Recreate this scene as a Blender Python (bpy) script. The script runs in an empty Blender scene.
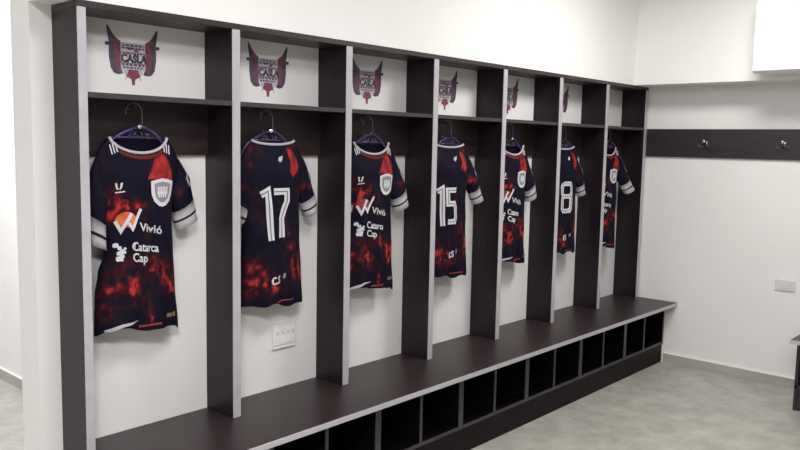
import bpy, bmesh, math, random
from mathutils import Vector, Matrix, noise
sc = bpy.context.scene
C = sc.collection
PI = math.pi

# ------------------------------------------------------------------ helpers
def link(o, parent=None):
    C.objects.link(o)
    if parent: o.parent = parent
    return o

def tag(o, label=None, cat=None, group=None, kind=None):
    for k, v in (('label', label), ('category', cat), ('group', group), ('kind', kind)):
        if v: o[k] = v
    return o

def empty(name, loc, label=None, cat=None, group=None):
    o = bpy.data.objects.new(name, None)
    o.location = loc; o.empty_display_size = .05
    return tag(link(o), label, cat, group)

def finish(name, bm, m, parent=None, smooth=False, origin=None):
    """one mesh object; bm is in the parent's space (or world when there is none)"""
    me = bpy.data.meshes.new(name)
    if origin is not None:
        bmesh.ops.translate(bm, verts=bm.verts, vec=-Vector(origin))
    bmesh.ops.recalc_face_normals(bm, faces=bm.faces)
    bm.to_mesh(me); bm.free()
    for mm in (m if isinstance(m, (list, tuple)) else [m]): me.materials.append(mm)
    if smooth:
        for p in me.polygons: p.use_smooth = True
    o = bpy.data.objects.new(name, me)
    if origin is not None: o.location = origin
    return link(o, parent)

def add_box(bm, x0, x1, y0, y1, z0, z1, bev=0.0, seg=1):
    g = bmesh.ops.create_cube(bm, size=1)
    vs = g['verts']
    bmesh.ops.scale(bm, verts=vs, vec=(x1 - x0, y1 - y0, z1 - z0))
    bmesh.ops.translate(bm, verts=vs, vec=((x0 + x1) / 2, (y0 + y1) / 2, (z0 + z1) / 2))
    if bev:
        es = list({e for v in vs for e in v.link_edges})
        bmesh.ops.bevel(bm, geom=es, offset=bev, segments=seg, affect='EDGES', profile=.5)
    return bm

def box(x0, x1, y0, y1, z0, z1, bev=0.0, seg=1):
    return add_box(bmesh.new(), x0, x1, y0, y1, z0, z1, bev, seg)

def add_tube(bm, pts, rad, n=10, cap=True):
    pts = [Vector(p) for p in pts]
    rads = rad if isinstance(rad, (list, tuple)) else [rad] * len(pts)
    rings = []; up = None
    for i, p in enumerate(pts):
        t = (pts[min(i + 1, len(pts) - 1)] - pts[max(i - 1, 0)]).normalized()
        if up is None:
            up = Vector((0, 0, 1)) if abs(t.z) < .9 else Vector((0, 1, 0))
        a = (up - t * up.dot(t)).normalized(); up = a
        b = t.cross(a)
        rings.append([bm.verts.new(p + (a * math.cos(2 * PI * k / n) + b * math.sin(2 * PI * k / n)) * rads[i]) for k in range(n)])
    for r0, r1 in zip(rings, rings[1:]):
        for k in range(n):
            bm.faces.new((r0[k], r0[(k + 1) % n], r1[(k + 1) % n], r1[k]))
    if cap:
        bm.faces.new(rings[0][::-1]); bm.faces.new(rings[-1])
    return bm

def add_ball(bm, c, r, seg=14):
    g = bmesh.ops.create_uvsphere(bm, u_segments=seg, v_segments=seg // 2 + 1, radius=r)
    bmesh.ops.translate(bm, verts=g['verts'], vec=c)
    return bm

def add_poly(bm, pts, d0, d1):
    """outline (x, z) made into a thin slab from y=d0 (front) to y=d1 (back)"""
    f = [bm.verts.new((x, d0, z)) for x, z in pts]
    b = [bm.verts.new((x, d1, z)) for x, z in pts]
    bm.faces.new(f); bm.faces.new(b[::-1])
    n = len(pts)
    for i in range(n):
        bm.faces.new((f[i], b[i], b[(i + 1) % n], f[(i + 1) % n]))
    return bm

def add_stroke(bm, pts, w, d0, d1, closed=False):
    """a mitred flat ribbon along (x, z) points"""
    P = [Vector((x, z)) for x, z in pts]; n = len(P)
    L, R = [], []
    for i in range(n):
        a = P[i - 1] if (i > 0 or closed) else None
        b = P[(i + 1) % n] if (i < n - 1 or closed) else None
        d1_ = (P[i] - a).normalized() if a is not None else (b - P[i]).normalized()
        d2_ = (b - P[i]).normalized() if b is not None else d1_
        n1 = Vector((-d1_.y, d1_.x)); n2 = Vector((-d2_.y, d2_.x))
        m = (n1 + n2)
        m = m.normalized() if m.length > 1e-6 else n1
        s = w / 2 / max(.35, m.dot(n1))
        L.append(P[i] + m * s); R.append(P[i] - m * s)
    rng = range(n) if closed else range(n - 1)
    for i in rng:
        j = (i + 1) % n
        add_poly(bm, [L[i], L[j], R[j], R[i]], d0, d1)
    return bm

def text_bm(s, size, x, z, d0=-.002, d1=-.0005, bold=.0, wide=1.0, shear=0.0, align='LEFT'):
    cu = bpy.data.curves.new('lettering', 'FONT')
    cu.body = s; cu.size = size; cu.offset = bold; cu.align_x = align; cu.resolution_u = 3; cu.shear = shear
    o = bpy.data.objects.new('lettering', cu); C.objects.link(o)
    dg = bpy.context.evaluated_depsgraph_get()
    me = bpy.data.meshes.new_from_object(o.evaluated_get(dg))
    bm = bmesh.new(); bm.from_mesh(me)
    bpy.data.objects.remove(o); bpy.data.curves.remove(cu); bpy.data.meshes.remove(me)
    bmesh.ops.dissolve_limit(bm, angle_limit=.001, verts=bm.verts, edges=bm.edges)
    r = bmesh.ops.extrude_face_region(bm, geom=list(bm.faces))
    ev = {v for v in r['geom'] if isinstance(v, bmesh.types.BMVert)}
    for v in bm.verts:
        px, pz = v.co.x * wide + x, v.co.y + z
        v.co = Vector((px, d0 if v in ev else d1, pz))
    return bm

# ------------------------------------------------------------------ materials
def mat(name, col, rough=.5, metal=0.0, spec=None):
    m = bpy.data.materials.new(name); m.use_nodes = True
    b = m.node_tree.nodes['Principled BSDF']
    b.inputs['Base Color'].default_value = (*col, 1)
    b.inputs['Roughness'].default_value = rough
    b.inputs['Metallic'].default_value = metal
    if spec is not None: b.inputs['Specular IOR Level'].default_value = spec
    return m

def noise_mat(name, stops, scale=(1, 1, 1), nscale=5.0, detail=4.0, rough=.5, bump=0.0, spec=None, rough_var=0.0, metal=0.0, bdist=.001):
    m = mat(name, stops[0][1], rough, metal, spec); nt = m.node_tree; N = nt.nodes; L = nt.links
    b = N['Principled BSDF']
    g = N.new('ShaderNodeNewGeometry')
    mp = N.new('ShaderNodeMapping'); mp.inputs['Scale'].default_value = scale
    n = N.new('ShaderNodeTexNoise'); n.inputs['Scale'].default_value = nscale; n.inputs['Detail'].default_value = detail
    r = N.new('ShaderNodeValToRGB')
    while len(r.color_ramp.elements) < len(stops): r.color_ramp.elements.new(.5)
    for e, (p, c) in zip(r.color_ramp.elements, stops): e.position = p; e.color = (*c, 1)
    L.new(g.outputs['Position'], mp.inputs['Vector']); L.new(mp.outputs['Vector'], n.inputs['Vector'])
    L.new(n.outputs['Fac'], r.inputs['Fac']); L.new(r.outputs['Color'], b.inputs['Base Color'])
    if bump:
        bp = N.new('ShaderNodeBump'); bp.inputs['Strength'].default_value = bump; bp.inputs['Distance'].default_value = bdist
        L.new(n.outputs['Fac'], bp.inputs['Height']); L.new(bp.outputs['Normal'], b.inputs['Normal'])
    if rough_var:
        mr = N.new('ShaderNodeMapRange'); mr.inputs['To Min'].default_value = rough - rough_var; mr.inputs['To Max'].default_value = rough + rough_var
        L.new(n.outputs['Fac'], mr.inputs['Value']); L.new(mr.outputs['Result'], b.inputs['Roughness'])
    return m

WALL = noise_mat('white_wall_paint', [(.3, (.795, .785, .77)), (.7, (.82, .81, .80))], nscale=2.5, rough=.75, bump=.05)
BULK = noise_mat('white_bulkhead_paint', [(.3, (.84, .83, .815)), (.7, (.87, .86, .845))], nscale=2.5, rough=.7, bump=.03)
CEIL = mat('ceiling_paint', (.85, .85, .84), .8)
W_V = noise_mat('wenge_upright', [(.3, (.0092, .0054, .0080)), (.75, (.0165, .0102, .0145))], scale=(26, 26, 1.1), nscale=3.0, detail=5, rough=.36, bump=.08, rough_var=.05, spec=.33)
W_H = noise_mat('wenge_lengthwise', [(.3, (.0165, .0098, .0105)), (.75, (.034, .0205, .0215))], scale=(1.1, 26, 26), nscale=3.0, detail=5, rough=.40, bump=.08, rough_var=.05)
W_Y = noise_mat('wenge_side_bench', [(.3, (.021, .0155, .021)), (.75, (.038, .028, .037))], scale=(26, 1.1, 26), nscale=3.0, detail=5, rough=.40, bump=.08)
W_E = noise_mat('wenge_edge', [(.3, (.038, .033, .037)), (.75, (.050, .044, .049))], scale=(8, 8, 8), nscale=3.0, rough=.4)
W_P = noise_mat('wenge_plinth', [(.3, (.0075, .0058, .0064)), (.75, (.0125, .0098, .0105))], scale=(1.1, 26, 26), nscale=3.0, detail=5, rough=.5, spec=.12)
CUBBY_SHADE = mat('cubby_shade_dark', (.0030, .0024, .0030), .7, spec=.08)  # cubby boards near black: the shade inside is put into their colour
STRIP = noise_mat('satin_aluminium_edge', [(.3, (.46, .44, .475)), (.7, (.51, .49, .525))], scale=(3, 3, 3), nscale=8, rough=.38, metal=.15)
CHROME = mat('chrome', (.85, .85, .88), .14, 1.0)
PEG = mat('dark_metal', (.16, .16, .18), .32, .9)
WHITEP = mat('white_plastic', (.82, .82, .82), .35)
PLATE = mat('switch_plate_plastic', (.66, .655, .64), .4)
GREYP = mat('grey_plastic', (.30, .30, .31), .4)
LINE = mat('outlet_seam', (.42, .42, .42), .5)
HANG = mat('violet_black_plastic', (.045, .032, .11), .2)
HANGM = mat('hanger_hook_steel', (.22, .20, .27), .3, .8)

# floor: grey porcelain, soft clouded pattern
def floor_mat():
    m = mat('grey_porcelain_floor', (.4, .4, .38), .42); nt = m.node_tree; N = nt.nodes; L = nt.links; b = N['Principled BSDF']
    g = N.new('ShaderNodeNewGeometry')
    n = N.new('ShaderNodeTexNoise'); n.inputs['Scale'].default_value = 6.5; n.inputs['Detail'].default_value = 10; n.inputs['Roughness'].default_value = .68; n.inputs['Distortion'].default_value = .15
    r = N.new('ShaderNodeValToRGB')
    st = [(.30, (.285, .274, .243)), (.5, (.388, .375, .336)), (.70, (.485, .470, .422))]
    r.color_ramp.elements.new(.5)
    for e, (p, c) in zip(r.color_ramp.elements, st): e.position = p; e.color = (*c, 1)
    bk = N.new('ShaderNodeTexBrick'); bk.offset = 0; bk.inputs['Scale'].default_value = 1.0
    bk.inputs['Brick Width'].default_value = .6; bk.inputs['Row Height'].default_value = .6; bk.inputs['Mortar Size'].default_value = .0016
    bk.inputs['Color1'].default_value = (1, 1, 1, 1); bk.inputs['Color2'].default_value = (.96, .96, .96, 1); bk.inputs['Mortar'].default_value = (.86, .86, .86, 1)
    mx = N.new('ShaderNodeMixRGB'); mx.blend_type = 'MULTIPLY'; mx.inputs['Fac'].default_value = 1
    L.new(g.outputs['Position'], n.inputs['Vector']); L.new(g.outputs['Position'], bk.inputs['Vector'])
    L.new(n.outputs['Fac'], r.inputs['Fac']); L.new(r.outputs['Color'], mx.inputs['Color1']); L.new(bk.outputs['Color'], mx.inputs['Color2'])
    L.new(mx.outputs['Color'], b.inputs['Base Color'])
    return m
FLOOR = floor_mat()
SKIRT = noise_mat('porcelain_skirting', [(.3, (.35, .34, .31)), (.7, (.43, .42, .385))], nscale=4, detail=7, rough=.45)
SKTOP = mat('white_skirting_lip', (.85, .84, .83), .5)

# ------------------------------------------------------------------ setting
XR = 4.251          # right wall
BX = 4.0            # face of the right bulkhead
ZB = 1.997          # underside of the bulkheads
HC = 2.80           # ceiling
XJ = -.075          # jamb of the doorway
DJ = .15            # wall thickness
XF, YF = -2.6, -4.6
def struct(name, bm, m, **k):
    return tag(finish(name, bm, m, **k), kind='structure')

struct('floor', box(XF, XR + .1, YF, 4.2, -.08, 0), FLOOR)
struct('ceiling', box(XF, XR + .1, YF, 4.2, HC, HC + .08), CEIL)
b = bmesh.new()
add_box(b, XJ, XR, 0, DJ, 0, HC)
add_box(b, XF, -1.05, 0, DJ, 0, HC)
add_box(b, -1.05, XJ, 0, DJ, 2.2, HC)
struct('wall_back', b, WALL)
struct('wall_right', box(XR, XR + .1, YF, DJ, 0, HC), WALL)
struct('wall_left', box(XF - .1, XF, YF, 4.2, 0, HC), WALL)
# the bright room seen through the doorway
struct('wall_corridor_right', box(.715, .815, DJ, 4.2, 0, HC), WALL)
struct('wall_corridor_end', box(XF, .715, 4.2, 4.3, 0, HC), WALL)
# bulkheads over the lockers and over the hook rail
struct('wall_bulkhead_back', box(XJ, XR, -.185, 0, ZB, HC), BULK)
struct('wall_bulkhead_right', box(BX, XR, YF, -.185, ZB, HC), BULK)
def skirting(name, x0, x1, y0, y1, face):
    o = struct(name, box(x0, x1, y0, y1, 0, .066), SKIRT)
    struct('trim_lip', box(x0, x1, y0, y1, .066, .0735), SKTOP, parent=o)
    return o
skirting('baseboard_right', XR - .010, XR, YF, -.40, 'x')
skirting('baseboard_corridor', .705, .715, DJ, 4.2, 'x')

# ------------------------------------------------------------------ locker unit
P = .6; D = .185; ZS = .4535; ZT = 1.975; T = .036
lk = empty('locker_unit', (0, 0, ZS), 'long dark wenge open locker unit with seven bays standing on the bench', 'locker')
def lp(name, bm, m, parent=None):
    if parent is None:
        bmesh.ops.translate(bm, verts=bm.verts, vec=(0, 0, -ZS)); return finish(name, bm, m, lk)
    bmesh.ops.translate(bm, verts=bm.verts, vec=(0, 0, -ZS)); return finish(name, bm, m, parent)
for i in range(8):
    x = i * P
    x1 = x + (.030 if i == 0 else T)
    d = lp('divider', box(x, x1, -D + .004, -.001, ZS + .0005, ZT), W_V)
    tag(lp('edge_strip', box(x, x1, -D, -D + .004, ZS + .0005, ZT, .0008), STRIP, d), 'silvery aluminium strip on the front edge of the upright')
tb = lp('top_board', box(-.001, 7 * P + T, -D, -.001, ZT, ZB - .001, .001), W_H)
def coat_hook():
    """ball hook with two small prongs on a dark plate; face at y = 0; plate and prongs slot 0, ball slot 1"""
    b = bmesh.new()
    add_box(b, -.011, .011, -.004, 0, -.02, .022, .002)
    add_tube(b, [(0, -.003, .008), (0, -.022, .010), (0, -.036, .018)], [.0055, .005, .0048], 10)
    for s in (-1, 1):
        add_tube(b, [(0, -.003, -.010), (s * .014, -.018, -.018), (s * .028, -.030, -.019), (s * .036, -.034, -.010)], [.0042, .004, .0036, .0036], 8)
        add_ball(b, (s * .036, -.034, -.009), .0056, 10)
    n0 = len(b.faces)
    add_ball(b, (0, -.040, .021), .0115, 14)
    for f in list(b.faces)[n0:]: f.material_index = 1
    return b
for i in range(7):
    xa = i * P + (.030 if i == 0 else T); xb = (i + 1) * P
    s = lp('shelf', box(xa, xb, -D + .004, -.001, 1.687, 1.705), W_H)
    lp('edge_band', box(xa, xb, -D + .001, -D + .004, 1.687, 1.705), W_E, s)
    r = lp('back_rail', box(xa, xb, -.018, -.001, 1.495, 1.687), W_H)
    h = coat_hook()
    bmesh.ops.translate(h, verts=h.verts, vec=(i * P + .283, -.018, 1.579))
    tag(lp('coat_hook', h, [PEG, CHROME], r), 'chrome coat hook with a ball tip')
    h = bmesh.new(); px, pz = i * P + .260, 1.669
    add_tube(h, [(px, -.018, pz), (px, -.022, pz)], .010, 12)
    add_tube(h, [(px, -.020, pz), (px, -.044, pz - .001), (px, -.072, pz + .0005), (px, -.078, pz + .007)], .004, 8)
    lp('hanger_peg', h, PEG, r)

# ------------------------------------------------------------------ bench
bn = empty('bench', (0, 0, 0), 'long dark wenge bench with open shoe cubbies and a pale front edge', 'bench')
YB = -.4826; YC = -.393
st = finish('seat_top', box(0, XR - .002, YB + .003, -.001, .431, ZS), W_H, bn)
tag(finish('edge_strip', box(0, XR - .002, YB, YB + .003, .4305, ZS + .0003, .0006), STRIP, st), 'pale silvery strip along the front edge of the seat')
bb = finish('bottom_board', box(0, XR - .012, YC + .002, -.02, .136, .154), CUBBY_SHADE, bn)
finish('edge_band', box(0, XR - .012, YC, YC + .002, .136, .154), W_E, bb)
finish('back_panel', box(0, XR - .012, -.02, -.002, .0, .431), CUBBY_SHADE, bn)
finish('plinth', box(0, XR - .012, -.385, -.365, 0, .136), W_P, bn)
for k in range(15):
    x = k * .3
    if k == 14: x0, x1 = XR - .03, XR - .012
    elif k % 2 == 0: x0, x1 = x + .002, x + .038
    else: x0, x1 = x + .004, x + .022
    d = finish('cubby_divider', box(x0, x1, YC + .002, -.02, .154, .431), CUBBY_SHADE, bn)
    finish('edge_band', box(x0, x1, YC, YC + .002, .154, .431), W_E, d)

# ------------------------------------------------------------------ second bench on the right wall (cut by the frame)
sb = empty('bench', (0, 0, 0), 'dark bench end with a pale top edge at the right wall beside the floor', 'bench')
y1 = -1.395
s2 = finish('seat_top', box(3.673, XR - .011, -3.8, y1, .431, ZS), W_Y, sb)
tag(finish('edge_strip', box(3.670, 3.673, -3.8, y1, .4305, ZS, .0006), STRIP, s2), 'pale silvery strip along the seat front')
finish('bottom_board', box(3.79, XR - .011, -3.8, y1 - .01, .136, .154), W_E, sb)
finish('plinth', box(3.80, 3.82, -3.8, y1 - .01, 0, .136), W_Y, sb)
finish('end_panel', box(3.79, XR - .011, y1 - .028, y1 - .01, .0, .431), W_Y, sb)
finish('back_panel', box(XR - .03, XR - .011, -3.8, y1 - .028, 0, .431), CUBBY_SHADE, sb)
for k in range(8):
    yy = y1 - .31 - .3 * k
    finish('cubby_divider', box(3.79, XR - .03, yy, yy + .02, .154, .431), CUBBY_SHADE, sb)

# ------------------------------------------------------------------ hook rail on the right wall
hr = empty('hook_rail', (XR, 0, 1.5), 'dark wooden hook board running along the white right wall', 'coat rack')
b = box(-.018, -.0005, -3.8, -.188, 0, .198, .0015)
finish('board', b, W_Y, hr)
for yy in (-.622, -1.128, -1.634, -2.14):
    b = coat_hook()
    bmesh.ops.rotate(b, verts=b.verts, cent=(0, 0, 0), matrix=Matrix.Rotation(-PI / 2, 3, 'Z'))
    bmesh.ops.translate(b, verts=b.verts, vec=(-.018, yy, .094))
    tag(finish('coat_hook', b, [PEG, CHROME], hr, smooth=True), 'chrome coat hook with a ball tip')
    h = bmesh.new(); px, pz = i * P + .260, 1.669
    add_tube(h, [(px, -.018, pz), (px, -.022, pz)], .010, 12)
    add_tube(h, [(px, -.020, pz), (px, -.044, pz - .001), (px, -.072, pz + .0005), (px, -.078, pz + .007)], .004, 8)
    lp('hanger_peg', h, PEG, r)

# ------------------------------------------------------------------ wall fittings
sw = empty('switch_plate', (XR, -1.19, .678), 'small pale switch plate on the white wall below the hook board', 'switch')
finish('cover_plate', box(-.009, -.0005, -.062, .062, -.037, .037, .003, 2), PLATE, sw)
for k in (-1, 0, 1):
    finish('rocker', box(-.0115, -.009, k * .026 - .011, k * .026 + .011, -.022, .022, .001), PLATE, sw)
so = empty('outlet', (1.003, 0, .69), 'white outlet plate on the wall under the number 17 jersey', 'outlet')
b = box(-.064, .064, -.012, -.0005, -.056, .056, .003, 2)
finish('cover_plate', b, WHITEP, so)
for k in range(4):
    xx = -.042 + k * .028
    f = finish('module', box(xx - .012, xx + .012, -.0145, -.012, -.030, .036, .001), WHITEP, so)
    finish('slot', add_box(box(xx - .006, xx - .003, -.0155, -.0145, .008, .022), xx + .003, xx + .006, -.0155, -.0145, .008, .022), LINE, f)
b = box(-.064, .064, -.0128, -.012, -.040, -.037)
finish('seam', b, LINE, so)

ac = empty('air_conditioner', (BX - .001, -1.04, 2.026), 'large white air conditioner mounted on the bulkhead over the hook board', 'air conditioner')
def ac_profile():
    return [(0, .012), (-.175, 0.0), (-.196, .018), (-.200, .06), (-.200, .40), (-.185, .44), (-.14, .455), (0, .455)]
b = bmesh.new(); pr = ac_profile(); Lc = 1.15
f0 = [b.verts.new((x, 0, z)) for x, z in pr]; f1 = [b.verts.new((x, -Lc, z)) for x, z in pr]
b.faces.new(f0[::-1]); b.faces.new(f1)
for i in range(len(pr)):
    j = (i + 1) % len(pr); b.faces.new((f0[i], f0[j], f1[j], f1[i]))
finish('casing', b, WHITEP, ac)
finish('air_flap', box(-.17, -.06, -Lc + .06, -.06, .0, .006, .001), WHITEP, ac)
finish('front_seam', box(-.2025, -.199, -Lc, 0, .012, .022), PLATE, ac)
finish('display', box(-.2035, -.199, -.34, -.296, .016, .06, .001), GREYP, ac)

# ------------------------------------------------------------------ club crest stickers in the upper compartments
NAVY_P = noise_mat('sticker_navy', [(.35, (.050, .040, .075)), (.65, (.085, .068, .115))], nscale=60, rough=.5)
MAR_P = noise_mat('sticker_maroon', [(.35, (.12, .035, .06)), (.65, (.18, .06, .085))], nscale=60, rough=.5)
WHT_P = mat('sticker_white', (.47, .46, .49), .5)
RED_P = mat('sticker_red', (.21, .04, .075), .5)
def emblem():
    d = -.0012
    parts = {}
    def mir(pts): return [(-x, z) for x, z in pts]
    outer = [(-.101, .104), (-.091, .094), (-.078, .072), (-.066, .058), (-.066, -.046), (-.046, -.052), (-.040, -.066), (-.058, -.070), (-.074, -.066), (-.087, -.048), (-.093, -.010), (-.093, .045), (-.098, .075)]
    inner = [(-.086, .082), (-.068, .061), (-.0485, .048), (-.0485, -.058), (-.060, -.060), (-.071, -.048), (-.075, 0), (-.077, .045)]
    for nm, s in (('flag', -1), ('flag.001', 1)):
        f = lambda pts: pts if s < 0 else mir(pts)
        b = bmesh.new(); add_poly(b, f(outer), d, -.0002)
        add_poly(b, [(s * .100 + .008 * math.cos(a), .036 + .007 * math.sin(a)) for a in [k * PI / 4 for k in range(8)]], d, -.0002)
        parts[nm] = (b, NAVY_P)
        b = bmesh.new(); add_poly(b, f(inner), d * 1.4, d)
        parts[nm.replace('flag', 'flag_lining')] = (b, MAR_P)
    b = bmesh.new()
    add_poly(b, [(-.050, .046), (.050, .046), (.050, -.052), (.0, -.060), (-.050, -.052)], d * 1.2, -.0002)
    for s in (-1, 1):
        add_poly(b, [(s * .040, -.058), (s * .026, -.050), (s * .018, -.066), (s * .026, -.074)], d * 1.2, -.0002)
        add_poly(b, [(s * .028, -.078), (s * .022, -.074), (s * .030, -.088), (s * .034, -.086)], d * 1.2, -.0002)
    parts['shield'] = (b, WHT_P)
    b = bmesh.new()
    add_poly(b, [(-.018, -.050), (.018, -.050), (.022, -.062), (.028, -.076), (.016, -.080), (.007, -.086), (.005, -.106), (-.005, -.106), (-.007, -.086), (-.016, -.080), (-.028, -.076), (-.022, -.062)], d * 1.3, -.0002)
    parts['star'] = (b, RED_P)
    b = text_bm('CASLA', .038, -.047, -.023, d * 1.8, d * 1.2, bold=.0022, wide=.88)
    for z, w in ((.036, .042), (.026, .044), (.008, .040), (-.034, .044), (-.044, .040)):
        random.seed(int(z * 1000))
        x = -w
        while x < w:
            l = random.uniform(.006, .014)
            add_poly(b, [(x, z - .003), (min(x + l, w), z - .003), (min(x + l, w), z + .004), (x, z + .004)], d * 1.6, d * 1.2); x += l + .004
    parts['lettering'] = (b, NAVY_P)
    b = bmesh.new(); add_stroke(b, [(-.046, -.028), (.046, -.028), (.046, .010), (-.046, .010)], .003, d * 1.7, d * 1.2, True)
    for x0, x1, z in ((-.022, -.004, .020), (.004, .022, .014)):
        add_poly(b, [(x0, z), (x1, z), (x1, z + .010), (x0, z + .010)], d * 1.5, d * 1.2)
    parts['red_lettering'] = (b, RED_P)
    return parts

# ------------------------------------------------------------------ jerseys
def jersey_mat(name):
    m = mat(name, (.01, .01, .02), .72); nt = m.node_tree; N = nt.nodes; L = nt.links; b = N['Principled BSDF']
    b.inputs['Sheen Weight'].default_value = .0
    b.inputs['Specular IOR Level'].default_value = .10
    a = N.new('ShaderNodeAttribute'); a.attribute_name = 'splash'
    r = N.new('ShaderNodeValToRGB')
    st = [(0.0, (.0050, .0042, .0145)), (.22, (.010, .006, .013)), (.45, (.034, .0055, .009)), (.70, (.115, .010, .013)), (1.0, (.43, .030, .028))]
    while len(r.color_ramp.elements) < len(st): r.color_ramp.elements.new(.5)
    for e, (p, c) in zip(r.color_ramp.elements, st): e.position = p; e.color = (*c, 1)
    L.new(a.outputs['Fac'], r.inputs['Fac']); L.new(r.outputs['Color'], b.inputs['Base Color'])
    tc = N.new('ShaderNodeTexCoord'); n = N.new('ShaderNodeTexNoise'); n.inputs['Scale'].default_value = 700; n.inputs['Detail'].default_value = 1
    bp = N.new('ShaderNodeBump'); bp.inputs['Strength'].default_value = .165; bp.inputs['Distance'].default_value = .0006
    L.new(tc.outputs['Object'], n.inputs['Vector']); L.new(n.outputs['Fac'], bp.inputs['Height']); L.new(bp.outputs['Normal'], b.inputs['Normal'])
    return m
JM = jersey_mat('navy_red_splash_jersey')
WHITE = mat('white_print', (.60, .60, .63), .7, spec=.2)
OFFW = mat('white_knit', (.46, .44, .47), .75)
CUFF = mat('white_cuff_knit', (.76, .75, .78), .75)
BLACK = mat('black_print', (.010, .010, .014), .6)
REDC = mat('red_knit', (.24, .022, .026), .75)
ORANGE = noise_mat('orange_sun_print', [(.4, (.52, .045, .018)), (.6, (.62, .19, .035))], scale=(6, 6, 14), nscale=1.6, rough=.6)
GREYI = mat('grey_print', (.22, .22, .25), .6)
GOLD = mat('gold_label', (.22, .13, .07), .5)
RING = mat('number_inline', (.14, .14, .17), .6)

Z0 = .855          # mean hem height
def clamp(v, a=0., b=1.): return max(a, min(b, v))
def lerp_table(tbl, t):
    if t <= tbl[0][0]: return tbl[0][1]
    for (a, va), (b, vb) in zip(tbl, tbl[1:]):
        if t <= b:
            k = (t - a) / (b - a); k = k * k * (3 - 2 * k)
            return va + (vb - va) * k
    return tbl[-1][1]
EDGE_L = [(.84, -.178), (1.0, -.172), (1.07, -.160), (1.15, -.135), (1.26, -.138), (1.345, -.150), (1.42, -.166), (1.46, -.172), (1.56, -.172)]
EDGE_R = [(.84, .158), (1.0, .146), (1.15, .138), (1.26, .134), (1.345, .138), (1.42, .166), (1.46, .172), (1.56, .172)]
EDGE_L2 = [(.84, -.165), (1.0, -.160), (1.2, -.152), (1.345, -.152), (1.42, -.166), (1.46, -.172), (1.56, -.172)]
EDGE_R2 = [(.84, .172), (1.0, .160), (1.15, .150), (1.26, .146), (1.345, .150), (1.42, .166), (1.46, .172), (1.56, .172)]

BLOBS_F = [ # x, z, rx, rz, strength
    (.112, 1.310, .018, .034, .95), (-.165, 1.46, .02, .03, .55),
    (-.13, 1.36, .05, .05, .6), (-.10, 1.31, .08, .03, .7), (-.05, 1.33, .04, .03, .45), (-.155, 1.285, .045, .016, .9), (-.105, 1.265, .03, .016, 1.0), (.0, 1.22, .014, .06, .6),
    (-.085, 1.04, .055, .050, .85), (-.06, 1.02, .022, .022, 1.1), (-.15, 1.00, .02, .08, .65), (-.03, .975, .03, .03, .55),
    (.075, 1.055, .06, .045, .75), (.105, 1.015, .028, .035, 1.35), (.03, 1.08, .03, .03, .5),
    (.010, .90, .010, .045, .95), (-.03, 1.12, .10, .03, .4), (-.12, .93, .04, .04, .35)]
BLOBS_B = [
    (.11, 1.53, .03, .03, .7), (-.115, 1.50, .035, .035, .85), (-.15, 1.45, .02, .03, .6),
    (.12, 1.36, .035, .05, .55), (-.12, 1.33, .06, .04, .5), (-.10, 1.24, .05, .04, .4),
    (.02, 1.24, .018, .05, .75), (.05, 1.10, .035, .05, .7), (.105, 1.00, .035, .05, 1.2), (.13, 1.03, .03, .04, .8),
    (-.11, 1.02, .06, .055, .75), (-.05, .95, .05, .04, .8), (-.14, .95, .03, .05, .5), (.0, .93, .03, .02, .6), (.08, 1.17, .05, .03, .45)]
TRI_F = [(.076, 1.522), (.030, 1.458), (.006, 1.408), (.050, 1.405), (.120, 1.392), (.114, 1.445), (.098, 1.500)]
TRI_B = [(.060, 1.532), (.092, 1.520), (.118, 1.470), (.106, 1.430), (.078, 1.402), (.052, 1.424), (.064, 1.470)]
def inside(x, z, poly):
    """signed distance to an outline, positive inside"""
    d = 9.; c = False; n = len(poly)
    for i in range(n):
        ax, az = poly[i]; bx, bz = poly[(i + 1) % n]
        ex, ez = bx - ax, bz - az
        t = clamp(((x - ax) * ex + (z - az) * ez) / (ex * ex + ez * ez))
        d = min(d, math.hypot(x - ax - ex * t, z - az - ez * t))
        if (az > z) != (bz > z) and x < ax + (z - az) / (bz - az) * ex: c = not c
    return d if c else -d
def splash(x, z, blobs, seed):
    s = 0
    wx = x + .018 * noise.noise((x * 22 + seed, z * 22, 3.1)); wz = z + .022 * noise.noise((x * 22, z * 22 + seed, 7.7))
    for bx, bz, rx, rz, k in blobs:
        q = ((wx - bx) / rx) ** 2 + ((wz - bz) / rz) ** 2
        if q < 9: s += k * math.exp(-q * .6)
    n = .5 + .5 * noise.fractal((x * 42 + seed, seed, z * 30), 1.0, 2.1, 4)
    n2 = .5 + .5 * noise.noise((x * 130 + seed, z * 75, 1.3))
    v = clamp(.86 * s * clamp(-.25 + 1.9 * n, 0, 1.3) * (.70 + .5 * n2) - .04)
    if z > 1.38:
        q = inside(wx * .5 + x * .5, wz * .4 + z * .6, TRI_B if blobs is BLOBS_B else TRI_F)
        v = max(v, clamp(q / .010 + .45) * clamp(.55 + .6 * n))
    return v

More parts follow.
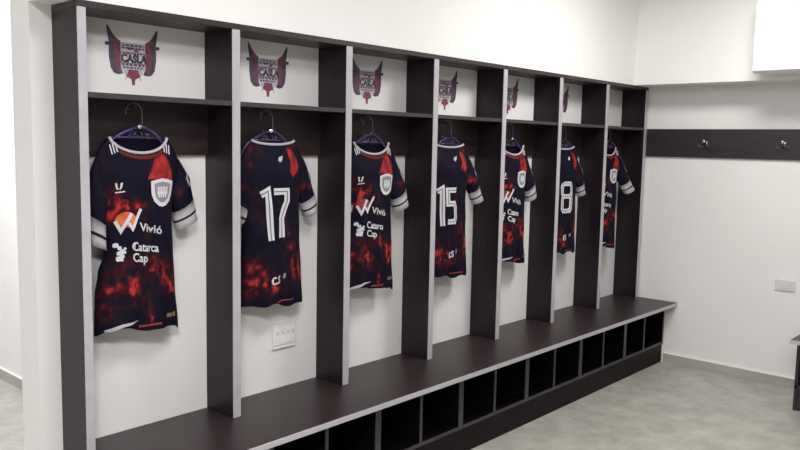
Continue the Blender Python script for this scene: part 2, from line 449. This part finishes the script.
class Shape:
    def __init__(s, back, seed, dz=0, wide=1.0, skew=0.0):
        s.back, s.seed, s.wide, s.dz, s.skew = back, seed, wide, dz, skew
        s.px = 0.0
        s.el, s.er = (EDGE_L2, EDGE_R2) if back else (EDGE_L, EDGE_R)
        s.ph = seed * 1.7
    def xl(s, z): return lerp_table(s.el, z) * s.wide
    def xr(s, z): return lerp_table(s.er, z) * s.wide
    def top(s, u, front):
        a = abs(u); k = .66
        if a >= k:
            t = (a - k) / (1 - k); return 1.560 - .105 * t ** 1.15
        dip = (.018 if s.back else .056) if front else .012
        return 1.560 - dip * math.sqrt(max(0, 1 - (a / k) ** 2)) ** (1.2 if front else 1)
    def hem(s, u, front):
        h = Z0 + .004 * math.sin(u * 5 + s.ph) - .010 * u + s.dz
        if front and not s.back: h += .016 * math.exp(-((u + .45) / .3) ** 2) - .016 * clamp((abs(u) - .80) / .2)
        if s.back: h += .006 * math.sin(u * 9 + s.ph)
        return h
    def bulge(s, u, z):
        e = max(0., 1 - abs(u) ** 2.6) ** .55
        up = clamp((1.57 - z) / .16); up = up * up * (3 - 2 * up)
        d = .018 + .044 * up
        f = clamp((1.42 - z) / .5)
        fold = (.0075 * math.sin(u * 8.0 + 1.1 * math.sin(z * 5 + s.ph) + s.ph) + .004 * math.sin(u * 17 + z * 4 + s.ph * 2)) * f
        fold += .0035 * math.sin(z * 30 + u * 7 + s.ph) * clamp((1.5 - z) / .1) * .7
        return e * (d + fold)
    def fy(s, u, z): return -.050 - s.bulge(u, z)
    def front_at(s, x, z):
        a, b_ = s.xl(z), s.xr(z)
        u = clamp((2 * x - a - b_) / (b_ - a), -.98, .98)
        return s.fy(u, z)
NU, NV = 56, 120
def body_bm(S):
    bm = bmesh.new()
    vals = []
    def mk(front):
        rows = []
        for j in range(NV + 1):
            v = j / NV; row = []
            for i in range(NU + 1):
                u = -1 + 2 * i / NU
                h, t = S.hem(u, front), S.top(u, front)
                z = h + (t - h) * v
                a, b_ = S.xl(z), S.xr(z)
                # the side edge follows the outline, the shoulder seam the slope
                x = (a + b_) / 2 + u * (b_ - a) / 2
                if front: y = S.fy(u, z)
                else: y = -.050 + .016 * max(0., 1 - abs(u) ** 2.6) ** .55 * clamp((1.57 - z) / .1)
                row.append(bm.verts.new((x, y, z)))
                vals.append(splash(x, z, BLOBS_B if S.back else BLOBS_F, S.seed) if front else 0.0)
            rows.append(row)
        for r0, r1 in zip(rows, rows[1:]):
            for i in range(NU):
                f = (r0[i], r0[i + 1], r1[i + 1], r1[i])
                bm.faces.new(f if front else f[::-1])
    mk(True); mk(False)
    lay = bm.verts.layers.float.new('splash')
    for v, s in zip(bm.verts, vals): v[lay] = s
    bmesh.ops.remove_doubles(bm, verts=bm.verts, dist=.0004)
    return bm

def conform(bm, S, lift=.0025, step=.012):
    """wrap a flat print onto the front of the shirt"""
    if S.px: bmesh.ops.translate(bm, verts=bm.verts, vec=(S.px, 0, 0))
    xs = [v.co.x for v in bm.verts]; zs = [v.co.z for v in bm.verts]
    for ax, lo, hi in ((0, min(xs), max(xs)), (2, min(zs), max(zs))):
        k = math.ceil(lo / step) * step
        while k < hi:
            co = [0, 0, 0]; no = [0, 0, 0]; co[ax] = k; no[ax] = 1
            bmesh.ops.bisect_plane(bm, geom=list(bm.verts) + list(bm.edges) + list(bm.faces), plane_co=co, plane_no=no, dist=1e-6)
            k += step
    bmesh.ops.triangulate(bm, faces=bm.faces)
    for v in bm.verts:
        v.co.y = S.front_at(v.co.x, v.co.z) - lift + v.co.y
    return bm

def sleeve_bm(S, side, seed, flare=0.0):
    """flattened tapering tube from the shoulder to the cuff; returns bm and its axis function"""
    bm = bmesh.new(); vals = []
    if side > 0:
        out = [(0, (.118, 1.548)), (.22, (.170, 1.482)), (.45, (.200, 1.415)), (.7, (.220, 1.345)), (1, (.236, 1.252))]
        inn = [(0, (.080, 1.370)), (.22, (.108, 1.352)), (.45, (.124, 1.332)), (.7, (.136, 1.290)), (1, (.152, 1.214))]
    else:
        out = [(0, (-.118, 1.548)), (.22, (-.168, 1.482)), (.45, (-.192, 1.415)), (.7, (-.204, 1.305)), (1, (-.200, 1.185))]
        inn = [(0, (-.080, 1.370)), (.22, (-.108, 1.352)), (.45, (-.124, 1.332)), (.7, (-.134, 1.255)), (1, (-.138, 1.160))]
    if S.back and side > 0: inn = inn[:2] + [(.45, (.132, 1.335)), (.7, (.152, 1.298)), (1, (.178, 1.226))]
    n, m = 24, 30
    def lin(tb, t):
        for (a, va), (b_, vb) in zip(tb, tb[1:]):
            if t <= b_ or b_ == 1:
                k = (t - a) / (b_ - a); return Vector((va[0] + (vb[0] - va[0]) * k, 0, va[1] + (vb[1] - va[1]) * k))
    rows = []
    def pt(t, ang, grow=0.0):
        o_ = (lin(out, max(0, t - .06)) + lin(out, t) + lin(out, min(1.03, t + .06))) / 3
        i_ = (lin(inn, max(0, t - .06)) + lin(inn, t) + lin(inn, min(1.03, t + .06))) / 3
        c = (o_ + i_) / 2; h = (o_ - i_) / 2
        th = .010 + .022 * min(1, t / .5) + .003 * math.sin(t * 9 + seed) + grow
        cr = 1 + .04 * math.sin(ang * 3 + t * 8 + seed) * min(1, t * 3)
        h = h * (1 + grow / max(h.length, .01))
        return c + Vector((flare * t * t, -.054 - .012 * t - (.4 if side > 0 else -.7) * flare * t * t, flare * .25 * t * t)) + h * (math.cos(ang) * cr) + Vector((0, -1, 0)) * (th * math.sin(ang) * cr)
    for j in range(m + 1):
        t = j / m; row = []
        for k in range(n):
            p = pt(t, 2 * PI * k / n)
            row.append(bm.verts.new(p))
            q = .9 * noise.fractal((p.x * 30 + seed, seed + side, p.z * 26), 1, 2, 4) + .9 * math.exp(-((p.z - 1.365) / .030) ** 2) - .62 + (.15 if S.back else .0)
            vals.append(clamp(q))
        rows.append(row)
    for r0, r1 in zip(rows, rows[1:]):
        for k in range(n): bm.faces.new((r0[k], r0[(k + 1) % n], r1[(k + 1) % n], r1[k]))
    bm.faces.new(rows[0][::-1])
    lay = bm.verts.layers.float.new('splash')
    for v, s in zip(bm.verts, vals): v[lay] = s
    return bm, pt

def band_bm(pt, t0, t1, grow, n=24, m=3, a0=0, a1=2 * PI):
    bm = bmesh.new(); rows = []
    full = abs(a1 - a0 - 2 * PI) < 1e-6
    for j in range(m + 1):
        t = t0 + (t1 - t0) * j / m
        rows.append([bm.verts.new(pt(t, a0 + (a1 - a0) * k / n, grow)) for k in range(n if full else n + 1)])
    for r0, r1 in zip(rows, rows[1:]):
        L_ = len(r0)
        for k in range(L_ if full else L_ - 1): bm.faces.new((r0[k], r0[(k + 1) % L_], r1[(k + 1) % L_], r1[k]))
    r = bmesh.ops.solidify(bm, geom=list(bm.faces), thickness=.0012)
    return bm

def ribbon_curve(S, u0, u1, off0, off1, lift, n=40):
    """band along the neckline: off is how far below the neck edge"""
    bm = bmesh.new(); rows = []
    for i in range(n + 1):
        u = u0 + (u1 - u0) * i / n
        t = S.top(u, True); col = []
        for o in (off0, (off0 + off1) / 2, off1):
            z = t - o
            a, b_ = S.xl(t), S.xr(t)
            x = (a + b_) / 2 + u * (b_ - a) / 2
            x *= 1 - .12 * max(0, (o - off0)) / .02 * 0
            col.append(bm.verts.new((x, S.front_at(x, z) - lift, z)))
        rows.append(col)
    for r0, r1 in zip(rows, rows[1:]):
        for k in range(2): bm.faces.new((r0[k], r0[k + 1], r1[k + 1], r1[k]))
    bmesh.ops.solidify(bm, geom=list(bm.faces), thickness=.0015)
    return bm

def collar_tube(S, front, r, n=32):
    pts = []
    for i in range(n + 1):
        u = -.66 + 1.32 * i / n
        t = S.top(u, front)
        a, b_ = S.xl(t), S.xr(t)
        x = (a + b_) / 2 + u * (b_ - a) / 2
        y = S.fy(u, t) if front else -.040
        pts.append((x, y, t))
    bm = bmesh.new(); add_tube(bm, pts, r, 8); return bm

DIG = {
 '1': [[(-.36, .37), (.0, .44), (.0, -.5)]],
 '7': [[(-.34, .41), (.30, .41), (.30, .22), (-.04, -.12), (-.04, -.5)]],
 '5': [[(.32, .41), (-.26, .41), (-.26, .06), (.20, .06), (.29, -.04), (.29, -.31), (.20, -.41), (-.30, -.41)]],
 '8': [[(-.20, .41), (.20, .41), (.29, .33), (.29, .10), (.20, .03), (.29, -.05), (.29, -.33), (.20, -.41), (-.20, -.41), (-.29, -.33), (-.29, -.05), (-.20, .03), (-.29, .10), (-.29, .33), (-.20, .41)], [(-.20, .03), (.20, .03)]],
}
def number_bms(items):
    """items: (digit, x, z, height, width, lean); white strokes and the thin line inside them"""
    A, B = bmesh.new(), bmesh.new()
    for d, x, z, h, w, lean in items:
        for s in DIG[d]:
            pts = [(x + px * w + lean * py * h, z + py * h) for px, py in s]
            add_stroke(A, pts, .028, -.0008, .0008)
            add_stroke(B, pts, .004, -.0014, .0002)
    return A, B

def shield_pts(x, z, w, h):
    return [(x - w, z + h * .80), (x - w * .5, z + h * .92), (x, z + h), (x + w * .5, z + h * .92), (x + w, z + h * .80), (x + w * .98, z - h * .1), (x + w * .78, z - h * .6), (x + w * .35, z - h * .93), (x, z - h), (x - w * .35, z - h * .93), (x - w * .78, z - h * .6), (x - w * .98, z - h * .1)]

def make_jersey(c, back, seed, label, number=None, dz=0, wide=1.0, turn=0, flare=0.0, px=0.0, sun_mat=None, tuck=.0):
    S = Shape(back, seed, dz, wide)
    root = empty('football_jersey', (c, 0, Z0 + dz), label, 'jersey', 'navy and red jerseys hanging in the lockers')
    def put(name, bm, m, parent=root, smooth=None, label=None):
        if smooth is None: smooth = not any(k in name for k in ('print', 'number', 'crest', 'sponsor', 'mark', 'hem_', 'stripe', 'emblem'))
        bmesh.ops.translate(bm, verts=bm.verts, vec=(0, 0, -Z0 - dz))
        o = finish(name, bm, m, parent, smooth)
        if label: o['label'] = label
        return o
    root.rotation_euler.z = -math.radians(turn); root.location.y = -.002 * turn
    body = put('shirt_body', body_bm(S), JM)
    # sleeves
    for side in (-1, 1):
        bm, pt = sleeve_bm(S, side, seed, flare if side > 0 else tuck)
        sl = put('sleeve', bm, JM)
        put('cuff', band_bm(pt, .74, 1.02, .0020), CUFF, sl, label='white sleeve cuff')
        put('cuff_stripe', band_bm(pt, .865, .895, .0036), BLACK, sl, label='black stripe round the cuff')
        if side > 0:
            put('sleeve_piping', band_bm(pt, .10, .42, .0030, n=3, a0=.05, a1=.35), WHITE, sl, label='white piping on the sleeve')
            bm = bmesh.new()
            # round league badge on the outside of the sleeve
            ring = band_bm(pt, .40, .53, .0034, n=8, a0=.10, a1=1.0)
            put('sleeve_badge', ring, WHITE, sl, label='small white badge on the sleeve')
            put('badge_centre', band_bm(pt, .435, .495, .0050, n=6, a0=.32, a1=.78), BLACK, sl)
    # neck
    col = put('collar', collar_tube(S, True, .0058), OFFW, label='white rounded neck trim')
    put('neck_back', collar_tube(S, False, .0045), BLACK, col)
    if not back:
        put('collar_inset', ribbon_curve(S, -.50, .50, .008, .024, .0022), REDC, col, label='dark red band below the neck trim')
        for s in (-1, 1):
            for k in range(3):
                xx = s * (.096 + .010 * k); zz = 1.541 - .004 * k
                bm = bmesh.new(); add_stroke(bm, [(xx, zz), (xx - s * .004, zz - .034)], .0042, -.0008, .0008)
                put('shoulder_stripe', conform(bm, S, .003), WHITE, root, label='white stripe at the neck')
        S.px = px
        # maker's mark
        bm = bmesh.new()
        add_poly(bm, [(-.112, 1.398), (-.106, 1.398), (-.104, 1.384), (-.100, 1.376), (-.106, 1.374), (-.110, 1.384)], -.001, .001)
        add_poly(bm, [(-.094, 1.398), (-.087, 1.400), (-.089, 1.384), (-.095, 1.374), (-.098, 1.376), (-.095, 1.386)], -.001, .001)
        add_poly(bm, [(-.112, 1.362), (-.080, 1.366), (-.080, 1.370), (-.112, 1.366)], -.001, .001)
        put('maker_mark', conform(bm, S), WHITE)
        # club crest
        cx, cz = .066, 1.360
        bm = bmesh.new(); add_poly(bm, shield_pts(cx, cz, .047, .052), -.0008, .0008)
        cr = put('club_crest', conform(bm, S), WHITE, label='white bordered shield crest')
        bm = bmesh.new(); add_poly(bm, shield_pts(cx, cz + .002, .033, .038), -.0008, .0008)
        put('crest_field', conform(bm, S, .0038), GREYI, cr)
        bm = bmesh.new()
        for dx in (-.018, -.006, .006, .018):
            add_poly(bm, [(cx + dx - .004, cz + .022), (cx + dx + .004, cz + .022), (cx + dx * .8 + .003, cz - .018), (cx + dx * .8 - .003, cz - .018)], -.0008, .0008)
        add_poly(bm, [(cx - .022, cz - .006), (cx + .022, cz - .006), (cx + .022, cz + .004), (cx - .022, cz + .004)], -.0010, .0006)
        put('crest_emblem', conform(bm, S, .0048), WHITE, cr)
        # first sponsor: half sun with two ticks and lettering
        bm = bmesh.new()
        sun = [(-.076 + .036 * math.cos(a), 1.262 + .034 * math.sin(a)) for a in [math.radians(k) for k in range(-15, 200, 15)]]
        add_poly(bm, sun + [(-.100, 1.240), (-.060, 1.240)], -.0008, .0008)
        put('sponsor_sun', conform(bm, S), sun_mat, label='orange half sun print' if sun_mat is ORANGE else 'dark red half sun print')
        bm = bmesh.new()
        add_stroke(bm, [(-.112, 1.262), (-.094, 1.226), (-.060, 1.290)], .011, -.0008, .0008)
        add_stroke(bm, [(-.070, 1.256), (-.058, 1.234), (-.024, 1.304)], .010, -.0008, .0008)
        put('sponsor_ticks', conform(bm, S, .004), WHITE)
        b1 = text_bm('Vivi\u00f3', .043, -.028, 1.226, -.0008, .0008, bold=.0006)
        for v in b1.verts: v.co.z -= (v.co.x + .03) * .22
        put('sponsor_lettering', conform(b1, S), WHITE)
        # second sponsor
        b2 = text_bm('Catarca', .045, -.060, 1.156, -.0008, .0008, bold=.0008, wide=.74)
        b3 = text_bm('Cap', .045, -.058, 1.116, -.0008, .0008, bold=.0008, wide=.80)
        for b_ in (b2, b3):
            for v in b_.verts: v.co.z -= (v.co.x + .06) * .14
        me = bpy.data.meshes.new('tmp'); b3.to_mesh(me); b2.from_mesh(me); b3.free(); bpy.data.meshes.remove(me)
        put('sponsor_lettering', conform(b2, S), WHITE)
        bm = bmesh.new()
        for x, z, r in ((-.110, 1.176, .009), (-.098, 1.166, .007), (-.090, 1.153, .009), (-.100, 1.147, .008), (-.082, 1.150, .006), (-.090, 1.136, .008), (-.102, 1.128, .010), (-.092, 1.124, .006), (-.080, 1.163, .005)):
            add_poly(bm, [(x - r, z - r * .7), (x - r * .4, z - r), (x + r, z - r * .6), (x + r * .9, z + r * .7), (x + r * .2, z + r), (x - r * .9, z + r * .6)], -.0008, .0008)
        put('sponsor_mark', conform(bm, S), WHITE)
        S.px = 0.0
        # label and pale lining at the hem
        bm = bmesh.new(); add_poly(bm, [(.084, .888), (.108, .887), (.108, .901), (.084, .902)], -.0008, .0008)
        add_poly(bm, [(.112, .887), (.126, .887), (.126, .903), (.112, .903)], -.0008, .0008)
        put('hem_label', conform(bm, S), GOLD, label='small gold label near the hem')
        bm = bmesh.new()
        pts = [(-.155, .872), (-.13, .882), (-.10, .891), (-.07, .895), (-.035, .896), (-.06, .889), (-.10, .879), (-.13, .869), (-.15, .866)]
        add_poly(bm, [(x, z + dz) for x, z in pts], -.0008, .0008)
        put('hem_lining', conform(bm, S), OFFW, label='pale lining showing at the hem')
        bm = bmesh.new(); add_poly(bm, [(-.032, .868 + dz), (.050, .872 + dz), (.050, .878 + dz), (-.032, .876 + dz)], -.0008, .0008)
        put('hem_piping', conform(bm, S), REDC)
    else:
        # small club mark below the neck
        bm = bmesh.new()
        add_poly(bm, [(.000, 1.475), (.010, 1.468), (.022, 1.478), (.030, 1.497), (.020, 1.492), (.008, 1.490)], -.0008, .0008)
        put('neck_emblem', conform(bm, S), OFFW, label='small white emblem below the neck')
        A, B = number_bms(number)
        nm = put('number', conform(A, S, .0025), WHITE, label='large white number on the back')
        put('number_inline', conform(B, S, .0034), RING, nm)
        b1 = text_bm('C.S', .046, -.046, .950, -.0008, .0008, bold=.0014, wide=.78)
        for v in b1.verts: v.co.z += (v.co.x + .046) * .12
        put('hem_lettering', conform(b1, S), WHITE)
        bm = bmesh.new(); add_poly(bm, [(.020, .972), (.030, .976), (.032, .996), (.022, .992)], -.0008, .0008)
        put('hem_mark', conform(bm, S), GREYI)
        bm = bmesh.new(); add_poly(bm, [(-.02, .868 + dz), (.07, .872 + dz), (.07, .877 + dz), (-.02, .874 + dz)], -.0008, .0008)
        put('hem_piping', conform(bm, S), REDC)
    return root

def make_hanger(c, label):
    root = empty('clothes_hanger', (c, -.058, 1.588), label, 'hanger', 'dark plastic hangers in the lockers')
    b = bmesh.new()
    pts = [(.026, 0, .008), (.026, 0, .050)]
    for k in range(0, 11):
        a = math.radians(-5 + k * 20); pts.append((-.006 + .032 * math.cos(a), 0, .063 + .032 * math.sin(a)))
    add_tube(b, pts, .0026, 8)
    finish('hook', b, HANGM, root, True)
    b = bmesh.new()
    for s in (-1, 1):
        p = [(.022, 0, .012), (.018 + s * .03, 0, .004), (.012 + s * .065, 0, -.014), (s * .105, 0, -.044), (s * .138, .002, -.090)]
        add_tube(b, p, [.0075, .007, .0065, .006, .0055], 8)
    finish('arm', b, HANG, root, True)
    b = bmesh.new(); add_tube(b, [(-.085, 0, -.030), (-.03, -.002, -.028), (.03, -.002, -.028), (.090, 0, -.030)], .0042, 8)
    for x in (-.035, -.012, .026, .05):
        add_tube(b, [(x, -.001, -.031), (x * .6 + .006, 0, -.008)], .0030, 6)
    finish('crossbar', b, HANG, root, True)
    return root

NAMES = [
    ('front facing navy and red jersey in the bay beside the doorway, largest in view', False),
    ('jersey turned to show a large white 17 on its back', True),
    ('front facing navy and red jersey hanging between the 17 and 15 jerseys', False),
    ('jersey turned to show a large white 15 on its back', True),
    ('front facing jersey hanging in the bay just right of the number 15 jersey', False),
    ('jersey half hidden behind an upright with part of one white digit showing', True),
    ('narrowly seen jersey in the last bay, beside the hook board wall', False)]
nb = {1: [('1', -.056, 1.252, .222, .09, -.085), ('7', .008, 1.258, .215, .108, -.06)],
      3: [('1', -.086, 1.232, .210, .08, -.05), ('5', -.024, 1.232, .205, .105, -.04)],
      5: [('8', -.022, 1.232, .215, .16, 0)]}
for i, (lab, back) in enumerate(NAMES):
    c = i * P + (.276, .292, .284, .280, .284, .276, .258)[i]
    make_jersey(c, back, 3.0 + i * 2.37 if i else 3.0, lab, nb.get(i), dz=(0, .004, 0, -.006, .004, .012, .0)[i], wide=(1, 1, 1.02, .98, 1.03, 1.0, .86)[i], turn=(0, 0, 2, 4, 0, 3, 8)[i], flare=(0, 0, .012, .022, .014, .008, .055)[i], px=(0, 0, -.004, 0, -.024, 0, -.045)[i], sun_mat=ORANGE if i == 0 else REDC, tuck=.05 if i else 0)

HL = ['dark violet plastic hanger holding the jersey beside the doorway', 'dark violet plastic hanger holding the number 17 jersey',
      'dark violet plastic hanger holding the jersey between 17 and 15', 'dark violet plastic hanger holding the number 15 jersey',
      'dark hanger holding the jersey right of the number 15 jersey', 'dark hanger holding the half hidden numbered jersey', 'dark hanger holding the jersey in the last bay by the hook board']
for i in range(7):
    h = make_hanger(i * P + .268, HL[i]); h.rotation_euler.z = -math.radians((0, 0, 2, 4, 0, 3, 8)[i])
    h.location.y -= .002 * (0, 0, 2, 4, 0, 3, 8)[i]

EL = ['club crest sticker with winged flags above the jersey beside the doorway', 'club crest sticker with winged flags above the number 17 jersey',
      'club crest sticker above the jersey between 17 and 15', 'partly hidden club crest sticker above the number 15 jersey',
      'sliver of a club crest sticker above the jersey right of number 15', 'thin sliver of a club crest sticker above the half hidden numbered jersey']
parts = emblem(); first = []
r0 = empty('wall_emblem', (.294, -.0003, 1.856), EL[0], 'sticker', 'club crest stickers in the upper compartments')
for n_, (bm, m) in parts.items(): first.append(finish(n_.split('.')[0], bm, m, r0))
for i in range(1, 6):
    r = r0.copy(); C.objects.link(r); r.location.x = i * P + .314; r.scale = (1.05, 1, 1.05); r['label'] = EL[i]
    for o in first:
        q = o.copy(); q.parent = r; C.objects.link(q)

# ------------------------------------------------------------------ light
def area(name, loc, size, power, col=(1, 1, 1), rot=(0, 0, 0), sy=None):
    l = bpy.data.lights.new(name, 'AREA'); l.energy = power; l.color = col; l.size = size
    if sy: l.shape = 'RECTANGLE'; l.size_y = sy
    o = bpy.data.objects.new(name, l); o.location = loc; o.rotation_euler = rot
    return link(o)
area('ceiling_lamp_right', (2.7, -1.38, HC - .02), .6, 41, (1, .99, .96))
area('ceiling_lamp_left', (.35, -1.6, HC - .02), .6, 26, (1, .97, .985))
area('rear_fill_right', (2.3, -3.6, HC - .02), .6, 10, (1, .99, .96))  # unseen fill light added to even out the lower walls
area('rear_fill_left', (-1.3, -2.7, HC - .02), .6, 106, (1, .97, .985))  # unseen fill light added to lift left-facing surfaces and the lower bays
area('corridor_lamp', (-.25, 1.9, HC - .02), .7, 68, (.96, .97, 1))
w = bpy.data.worlds.new('World'); sc.world = w; w.use_nodes = True
w.node_tree.nodes['Background'].inputs['Color'].default_value = (1, .99, .97, 1)
w.node_tree.nodes['Background'].inputs['Strength'].default_value = .16

# ------------------------------------------------------------------ camera
cam = bpy.data.cameras.new('camera'); co = link(bpy.data.objects.new('camera', cam)); sc.camera = co
R = Vector((.6709118, -.74128342, .01939728)); U = Vector((.06441843, .08432247, .99435406)); F = Vector((.7387338, .66587433, -.10432525))
M = Matrix((R, U, -F)).transposed().to_4x4(); M.translation = Vector((-1.17669569, -2.65855435, 1.55421695))
co.matrix_world = M
cam.sensor_fit = 'HORIZONTAL'; cam.sensor_width = 36; cam.lens = 771.5116 / 800 * 36
cam.clip_start = .05

sc.view_settings.view_transform = 'Standard'; sc.view_settings.look = 'None'
sc.view_settings.gamma = 1; sc.view_settings.exposure = 0.0; sc.view_settings.use_curve_mapping = False
sc.cycles.use_denoising = True
sc.cycles.max_bounces = 8; sc.cycles.diffuse_bounces = 5
